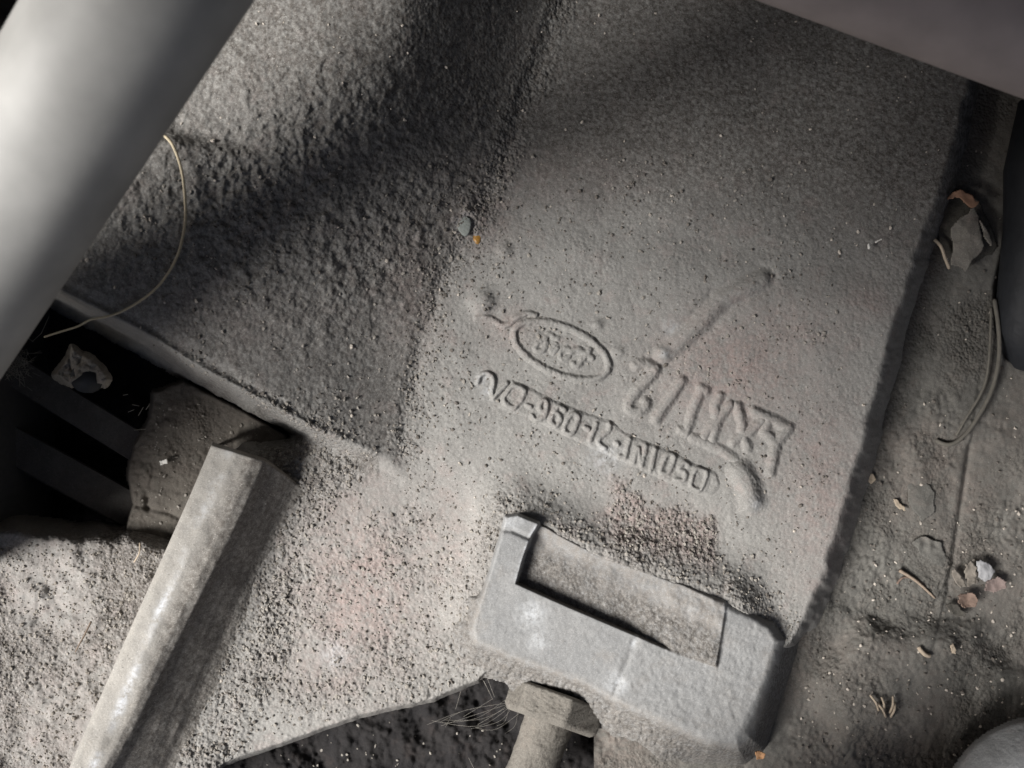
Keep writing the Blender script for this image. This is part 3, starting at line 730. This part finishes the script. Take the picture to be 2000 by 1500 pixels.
# ---------------------------------------------------------------- straw fibre, twigs, webs
SP = [(318, 262), (338, 285), (355, 335), (362, 400), (360, 445), (346, 500), (318, 548), (285, 580), (240, 607), (205, 619), (178, 624), (150, 638), (118, 648), (87, 658)]
sz_ = body_z(np.array([p[0] for p in SP], float), np.array([p[1] for p in SP], float), False)
sz_[9:] = sz_[8] + np.array([10, 8, 2, -8, -18])
curve("straw", [(p[0], p[1], float(q) + 14) for p, q in zip(SP, sz_)], 0, .00055, M_straw, "long curved yellow straw fibre hanging over the housing's edge", "straw", True)
curve("twig", [(1757, 1114, -107), (1790, 1135, -106), (1826, 1168, -110)], 0, .0008, plain_mat("twig_bark", (.33, .26, .2), .9, 0, .4, 800, .3), "short straight twig on the floor pointing at the leaf pile", "twig", True)
curve("twig", [(1752, 1140, -112), (1765, 1128, -108), (1790, 1132, -109), (1812, 1150, -114)], 0, .0005, M_leafb, "thin bent brown twig tucked under the straight one", "twig", True)
curve("twig", [(178, 1214, -52), (165, 1240, -48), (153, 1262, -48), (147, 1274, -54)], 0, .0004, plain_mat("dark_stalk", (.17, .13, .1), .9), "thin dark stalk lying on the lower left flange", "twig", True)
curve("twig", [(273, 1060, -60), (272, 1080, -50), (262, 1098, -55)], 0, .0003, M_tan, "tiny pale stalk at the corner of the support plate", "twig")
segs = []
for i in range(10):
    a = np.array([885 + rng.normal(0, 30), 1420 + rng.normal(0, 12)]); b = np.array([1004 + rng.normal(0, 16), 1372 + rng.normal(0, 7)]); m_ = (a + b) / 2 + rng.normal(0, 9, 2) + (0, 8)
    c_ = smooth_line([a, m_, b], 5)
    for k in range(len(c_) - 1): segs.append((c_[k], c_[k + 1]))
for p, q in (((945, 1330), (962, 1365)), ((962, 1365), (905, 1400)), ((950, 1320), (966, 1362)), ((1000, 1385), (1040, 1374)), ((915, 1480), (925, 1500)), ((940, 1322), (956, 1352)), ((860, 1410), (900, 1390)), ((900, 1350), (890, 1385)), ((870, 1420), (880, 1402))): segs.append((np.array(p), np.array(q)))
tag(strands("cobweb", segs, -95, 0.00005, M_web, 1.0), "dusty cobweb strung between the casting edge and the bolt head", kind="stuff")
segs = [((80, 652), (96, 618)), ((62, 668), (82, 650)), ((55, 660), (66, 668)), ((258, 790), (272, 793)), ((250, 805), (262, 800)), ((270, 812), (280, 795)), ((285, 800), (292, 790)), ((262, 840), (285, 838)), ((240, 772), (250, 770))]
tag(strands("cobweb", [(np.array(a), np.array(b)) for a, b in segs], -95, 0.00012, M_web, 8), "faint cobweb threads in the dark cavity", kind="stuff")

# ---------------------------------------------------------------- dead leaf crust and debris
def flake(name, poly, z, mat, label, cat, curl=4, rough=4, step=2.0, tilt=(0, 0), thick=3, parent=None, group=None):
    P = np.array(poly, float); c = P.mean(0); seed = int(abs(P.sum())) % 97
    rad = np.linalg.norm(P - c, axis=1).max()
    us = np.arange(P[:, 0].min() - step, P[:, 0].max() + step * 2, step); vs = np.arange(P[:, 1].min() - step, P[:, 1].max() + step * 2, step)
    U, V = np.meshgrid(us, vs); d = sd_poly(U, V, P) + step * .8 * vnoise(U, V, 6, seed) + min(5, rad * .16) * vnoise(U, V, max(5, rad * .3), seed + 1)
    K = d < 0.3
    Z = z + curl * ((U - c[0]) ** 2 + (V - c[1]) ** 2) / rad ** 2 + rough * fbm(U, V, rad * .6, seed, 3) + tilt[0] * (U - c[0]) + tilt[1] * (V - c[1])
    idx = np.arange(U.size).reshape(U.shape)
    q = np.stack([idx[1:, :-1], idx[1:, 1:], idx[:-1, 1:], idx[:-1, :-1]], -1).reshape(-1, 4); q = q[K.ravel()[q].all(1)]
    if len(q) == 0: return None
    used = np.unique(q); mp = np.zeros(U.size, int); mp[used] = range(len(used))
    top = np.stack(unproj(U, V, Z), -1).reshape(-1, 3)[used]; bot = top - np.array([0, 0, thick * S]); n = len(top)
    f = mp[q]; edges = {}
    for a in f:
        for k in range(4):
            e = (a[k], a[(k + 1) % 4]); edges[e] = 1
    side = [(e[1], e[0], e[0] + n, e[1] + n) for e in edges if (e[1], e[0]) not in edges]
    F = np.vstack([f, f[:, ::-1] + n, np.array(side)])
    o = mesh_obj(name, np.vstack([top, bot]), F, mat, parent, True)
    if label: tag(o, label, cat, group)
    return o
leaf = empty("dried_leaf", 1885, 450, -100, "curled dead leaf caked with cracked grey mud, at the upper right", "leaf")
M_leafd = dust_mat("dark_dusty_leaf", (0.12, 0.112, 0.098), (0.085, 0.08, 0.07), bump=.4)
M_mud = dust_mat("cracked_mud", (0.255, 0.238, 0.21), (0.20, 0.188, 0.168), bump=.35)
flake("leaf_blade", [(1842, 400), (1858, 378), (1885, 372), (1912, 390), (1925, 420), (1938, 450), (1948, 480), (1935, 500), (1912, 512), (1880, 528), (1858, 520), (1838, 480), (1826, 440)], -104, M_leafd, None, None, -26, 10, 2.2, parent=leaf)
flake("leaf_tip", [(1848, 392), (1862, 374), (1878, 370), (1900, 382), (1912, 395), (1902, 408), (1892, 405), (1878, 388), (1866, 384)], -80, M_orange if False else plain_mat("brown_leaf_edge", (.30, .175, .115), .85, 0, .4, 300, .3), None, None, -6, 3, 1.8, parent=leaf)
flake("mud_crust", [(1872, 426), (1892, 416), (1903, 400), (1910, 424), (1918, 446), (1922, 480), (1912, 500), (1900, 508), (1886, 530), (1870, 522), (1856, 516), (1860, 480), (1856, 446)], -82, M_mud, None, None, -10, 9, 2.0, parent=leaf)
flake("mud_crust", [(1914, 430), (1926, 445), (1942, 472), (1936, 482), (1922, 462)], -78, M_mud, None, None, -3, 4, 2.0, parent=leaf)
curve("leaf_stalk", [(1825, 468, -88), (1838, 482, -84), (1846, 505, -88), (1854, 524, -98)], 0, .0007, M_tan, None, None, parent=leaf)

G = "dead leaf fragments in the pile on the floor"
flake("leaf_fragment", [(1906, 1096), (1920, 1092), (1936, 1104), (1944, 1118), (1936, 1132), (1922, 1138), (1912, 1125)], -88, M_leafg, "pale bluish leaf fragment topmost in the debris pile", "leaf fragment", -6, 5, group=G)
flake("leaf_fragment", [(1886, 1100), (1898, 1096), (1908, 1108), (1906, 1140), (1892, 1146), (1884, 1125)], -96, M_leaf, "brownish oblong leaf fragment left of the pale bluish one", "leaf fragment", 6, 4, group=G)
flake("leaf_fragment", [(1856, 1112), (1868, 1112), (1884, 1132), (1890, 1146), (1876, 1148), (1860, 1130)], -100, M_leaf, "narrow dusty leaf fragment at the left end of the pile", "leaf fragment", 5, 4, group=G)
M_pkl = plain_mat("pinkish_dead_leaf", (.25, .195, .178), .9, 0, .8, 300, .5)
flake("leaf_fragment", [(1930, 1136), (1950, 1124), (1968, 1136), (1966, 1150), (1940, 1156), (1920, 1158)], -96, M_pkl, "rolled pinkish brown leaf fragment at the right end of the pile", "leaf fragment", 14, 4, group=G)
flake("leaf_fragment", [(1876, 1160), (1900, 1156), (1912, 1172), (1906, 1186), (1884, 1188), (1870, 1176)], -98, M_leafb, "dark brown curled leaf fragment lowest in the pile", "leaf fragment", 12, 4, group=G)
flake("leaf_fragment", [(1840, 1180), (1862, 1176), (1890, 1196), (1884, 1206), (1860, 1200)], -102, M_leafd, "dark flat leaf scrap under the lower side of the pile", "leaf fragment", 3, 4, group=G)
flake("mud_flake", [(1780, 1060), (1800, 1046), (1840, 1060), (1850, 1090), (1846, 1112), (1820, 1100), (1796, 1080)], -99, M_floor, "flat grey mud flake on the floor above the twig", "mud flake", -6, 9)
flake("mud_flake", [(1770, 940), (1800, 930), (1826, 960), (1828, 1000), (1800, 1020), (1776, 985)], -103, M_floor, "rounded grey mud flake on the floor beside the housing's right edge", "mud flake", -10, 4)
def small(label, poly, mat, z, cat, name, curl=3): return flake(name, poly, z, mat, label, cat, curl, 2, 1.4, thick=3)
small("pinkish torn flake by the housing's right edge", [(1688, 926), (1706, 924), (1712, 936), (1702, 946), (1694, 938)], M_tan, -104, "flake", "leaf_flake")
small("tan husk shaped flake below the pinkish torn one", [(1744, 975), (1752, 976), (1768, 990), (1770, 998), (1758, 996), (1748, 986)], M_tan, -106, "husk", "seed_husk")
small("tan seed flake on the dusty block at the lower right", [(1857, 1260), (1862, 1258), (1868, 1270), (1866, 1278), (1859, 1276)], M_tan, -64, "flake", "seed_husk")
curve("seed_husk", [(1794, 1264, -68), (1800, 1272, -65), (1808, 1279, -65), (1815, 1281, -68)], 0, .0009, M_tan, "curved yellow husk left of the tan seed flake", "husk")
small("rusty orange flake below the bracket's right end", [(1474, 1470), (1484, 1466), (1496, 1474), (1492, 1484), (1478, 1484)], M_orange, -62, "flake", "rust_flake")
small("yellow crumb beside the bracket's lower right corner", [(1488, 1386), (1496, 1385), (1498, 1393), (1490, 1396)], plain_mat("yellow_crumb", (.62, .52, .25), .8), -62, "crumb", "yellow_crumb")
small("white rectangular chip on the grimy support plate", [(310, 901), (325, 896), (328, 905), (313, 910)], M_white, -112, "chip", "white_chip", 1)
small("upright white chip on the dark upper right of the housing", [(1694, 476), (1699, 474), (1701, 482), (1698, 488), (1695, 484)], M_white, -14, "chip", "white_chip", 1)
small("slanted white chip just above the upright one", [(1708, 472), (1722, 466), (1723, 469), (1711, 475)], M_white, -14, "chip", "white_chip", 1)
small("orange speck on the dark rough part of the housing", [(693, 199), (701, 197), (705, 203), (698, 207)], M_orange, 40, "speck", "rust_flake", 1)
for (pu, pv) in ((1712, 1376), (1722, 1392), (1735, 1398), (1742, 1372)): pass
husk = empty("spiky_husk", 1728, 1385, -85, "spiky dry seed husk on the floor right of the bracket", "husk")
for i, (a, b) in enumerate((((1700, 1358), (1716, 1388)), ((1722, 1362), (1726, 1392)), ((1744, 1360), (1738, 1392)), ((1712, 1372), (1730, 1400)), ((1748, 1372), (1740, 1400)))):
    curve("husk_spine", [(*a, -58), ((a[0] + b[0]) / 2 + 3, (a[1] + b[1]) / 2, -50), (*b, -66)], 0, .0005, M_tan, None, None, parent=husk)
flake("husk_body", [(1716, 1388), (1730, 1384), (1742, 1392), (1740, 1406), (1726, 1410), (1714, 1400)], -68, M_leaf, None, None, -10, 3, 1.6, parent=husk)

# amber bead with a grey smear on the crease
bead = empty("resin_bead", 931, 463, 0, "amber coloured bead stuck in the crease left of the emblem", "bead")
def bead_part(name, c, r, mat):
    V, F = [], []
    n = 16
    zc = float(body_z(np.array([c[0]], float), np.array([c[1]], float))[0])
    for i in range(9):
        ph = math.pi * i / 8
        for k in range(n):
            a = 2 * math.pi * k / n; j = 1 + .12 * math.sin(3 * a + i)
            V.append(unproj(c[0] + r * .8 * j * math.sin(ph) * math.cos(a), c[1] + r * 1.15 * j * math.sin(ph) * math.sin(a), zc + r * (.32 if r < 12 else .12) * math.cos(ph)))
    for i in range(8):
        for k in range(n): F.append((i * n + k, (i + 1) * n + k, (i + 1) * n + (k + 1) % n, i * n + (k + 1) % n))
    return mesh_obj(name, V, F, mat, bead, True)
bead_part("bead_drop", (932, 465), 10, M_amber)
bead_part("bead_smear", (907, 441), 17, plain_mat("grey_green_smear", (.27, .29, .27), .7, 0, .4, 700, .2))

# ---------------------------------------------------------------- loose grit (uncountable)
def scatter(n, box, dens):
    u = rng.uniform(box[0], box[1], n); v = rng.uniform(box[2], box[3], n); k = rng.random(n) < dens(u, v); return np.stack([u[k], v[k]], -1)
def dens_body(u, v):
    d1, s1, d2, s2 = facet_mask(u, v); db = sd_poly(u, v, BRK)
    g = grit_amt(u, v, s1, s2, db); ok = (sd_poly(u, v, BODY) < -12) & (db > 6)
    g = np.where(g < .2, g * .35, g)
    return np.clip(g, 0, 1) * ok
P = scatter(44000, (250, 1640, 300, 1480), dens_body)
zb = body_z(P[:, 0], P[:, 1]); rad = np.exp(rng.normal(.50, .45, len(P)))
k = rng.random(len(P)) < .45
crumbs("dark_grit", P[k], zb[k] + rad[k] * .3, rad[k], M_darkcr, "dark grit banked along the housing's crease and round the bracket")
crumbs("dust_crumbs", P[~k], zb[~k] + rad[~k] * .3, rad[~k] * 1.1, M_midcr, "grey dust crumbs lying on the housing")
# sparse dark dots over the lettered face, denser near the crease
P = scatter(13000, (790, 1640, 380, 1150), lambda u, v: (.10 + .8 * np.exp(-np.maximum(-(facet_mask(u, v)[1]), 0) / 70.0)) * (sd_poly(u, v, BODY) < -15) * (sd_poly(u, v, BRK) > 8) * .5)
zb = body_z(P[:, 0], P[:, 1]); rad = np.exp(rng.normal(.32, .4, len(P)))
crumbs("fine_dark_grit", P, zb + rad * .3, rad, M_darkcr, "fine dark specks sprinkled over the lettered face")
# pale specks everywhere
P = scatter(1500, (150, 1860, 0, 1400), lambda u, v: .35 * (sd_poly(u, v, BODY) < -15) * (sd_poly(u, v, BRK) > 8))
zb = body_z(P[:, 0], P[:, 1]); rad = np.exp(rng.normal(.5, .45, len(P)))
crumbs("pale_specks", P, zb + rad * .4, rad, M_palecr, "pale specks scattered over the housing")
P = scatter(2000, (1560, 2000, 200, 1500), lambda u, v: (.12 + .5 * sstep(700, 1100, v)) * (sd_poly(u, v, BODY) > 35) * (sd_poly(u, v, BRK) > 20))
zf_ = floor_z(P[:, 0], P[:, 1]); k = zf_ > -170; P = P[k]; zf_ = zf_[k]; rad = np.exp(rng.normal(.75, .5, len(P)))
k = rng.random(len(P)) < .45
crumbs("pale_floor_crumbs", P[k], zf_[k] + rad[k] * .4, rad[k], M_palecr, "pale crumbs strewn over the right hand floor")
crumbs("floor_grit", P[~k], zf_[~k] + rad[~k] * .4, rad[~k] * 1.2, M_darkcr, "dark grit strewn over the right hand floor")
P = scatter(7000, (-20, 420, 1060, 1500), lambda u, v: .55 * (sd_poly(u, v, LFL) < -10) * (u < 400 - .45 * (v - 900)))
zl = lfl_z(P[:, 0], P[:, 1]); rad = np.exp(rng.normal(.35, .5, len(P))); k = rng.random(len(P)) < .5
crumbs("flange_grit", P[k], zl[k] + rad[k] * .3, rad[k], plain_mat("brown_grit", (0.235, 0.212, 0.185), 0.95, 0, 0.5, 1500, 0.5), "dark grit on the lower left flange")
crumbs("flange_crumbs", P[~k], zl[~k] + rad[~k] * .4, rad[~k], M_midcr, "grey crumbs on the lower left flange")
P = scatter(330, (420, 1460, 1400, 1500), lambda u, v: .4 * (sd_poly(u, v, SH) < -10) * (sd_poly(u, v, BODY) > 10))
zl = shelf_z(P[:, 0], P[:, 1]); rad = np.exp(rng.normal(.7, .45, len(P)))
crumbs("ledge_crumbs", P, zl + rad * .4, rad, M_palecr if False else M_midcr, "pale crumbs on the grimy ledge")
P = scatter(500, (260, 520, 780, 1060), lambda u, v: .5 * (sd_poly(u, v, PL) < -12))
zl = pl_z(P[:, 0], P[:, 1]); rad = np.exp(rng.normal(.6, .4, len(P)))
crumbs("plate_crumbs", P, zl + rad * .4, rad, M_midcr, "crumbs on the grimy support plate")

# ---------------------------------------------------------------- unseen blockers added round the opening to shade the parts (outside the frame)
def slab(name, x0, x1, y0, y1, z0, z1, label, cat):
    V = [(x, y, z) for z in (z0, z1) for (x, y) in ((x0, y0), (x1, y0), (x1, y1), (x0, y1))]
    F = [(3, 2, 1, 0), (4, 5, 6, 7), (0, 1, 5, 4), (1, 2, 6, 5), (2, 3, 7, 6), (3, 0, 4, 7)]
    return tag(mesh_obj(name, V, F, M_blocker, None, False), label, cat)
slab("shade_roof", -0.36, 0.9, -0.10, 0.9, 0.42, 0.44, "unseen bonnet overhead", "shade_roof")  # added out of view overhead to keep light off the upper region
slab("shade_wall", -0.7, 0.9, 0.42, 0.45, -0.2, 0.42, "unseen bulkhead behind the parts", "shade_wall")  # unseen wall added to cut sky light from behind
slab("side_shade_wall", 0.42, 0.45, -0.6, 0.42, -0.2, 0.42, "unseen wall added to the right of the parts to block sky", "shade panel")  # unseen wall added to cut sky light from the right
slab("front_shade_wall", -0.3, 0.42, -0.63, -0.6, -0.2, 0.42, "unseen panel added in front of the parts to block sky", "shade panel")  # added so that no sky light enters from the front
slab("rail", -0.32, -0.215, -0.074, 0.05, -0.15, 0.046, "unseen bar added beyond the left edge to shade the cavity", "rail")  # added out of view to shade the left cavity
AB = [(-0.262, -0.06), (-0.06, -0.17), (-0.06, 0.42), (-0.262, 0.42)]  # unseen box added to throw soft shade on the upper right
V = [(x, y, z) for z in (0.3, 0.419) for (x, y) in AB]
tag(mesh_obj("shade_box", V, [(3, 2, 1, 0), (4, 5, 6, 7), (0, 1, 5, 4), (1, 2, 6, 5), (2, 3, 7, 6), (3, 0, 4, 7)], M_blocker, None, False), "unseen box added to block light, under the bonnet", "air box")
CR = [(-0.03, -0.32), (0.085, -0.32), (0.085, -0.138), (-0.03, -0.172)]  # block added below the view to shade the lower right floor
V = [(x, y, z) for z in (0.1, 0.125) for (x, y) in CR]
tag(mesh_obj("rail", V, [(3, 2, 1, 0), (4, 5, 6, 7), (0, 1, 5, 4), (1, 2, 6, 5), (2, 3, 7, 6), (3, 0, 4, 7)], M_blocker, None, False), "unseen bar added beyond the lower edge to shade the floor", "rail")
slab("rail", -0.32, -0.25, -0.07, 0.02, 0.125, 0.205, "unseen upper bar added beyond the left edge to shade the pipe", "rail")  # added out of view to darken the pipe's lower end
slab("shade_panel", -0.5, -0.27, 0.15, 0.42, -0.1, 0.3, "unseen panel added beyond the upper left to cut ambient light", "shade panel")  # unseen block added to lower the ambient light at the top
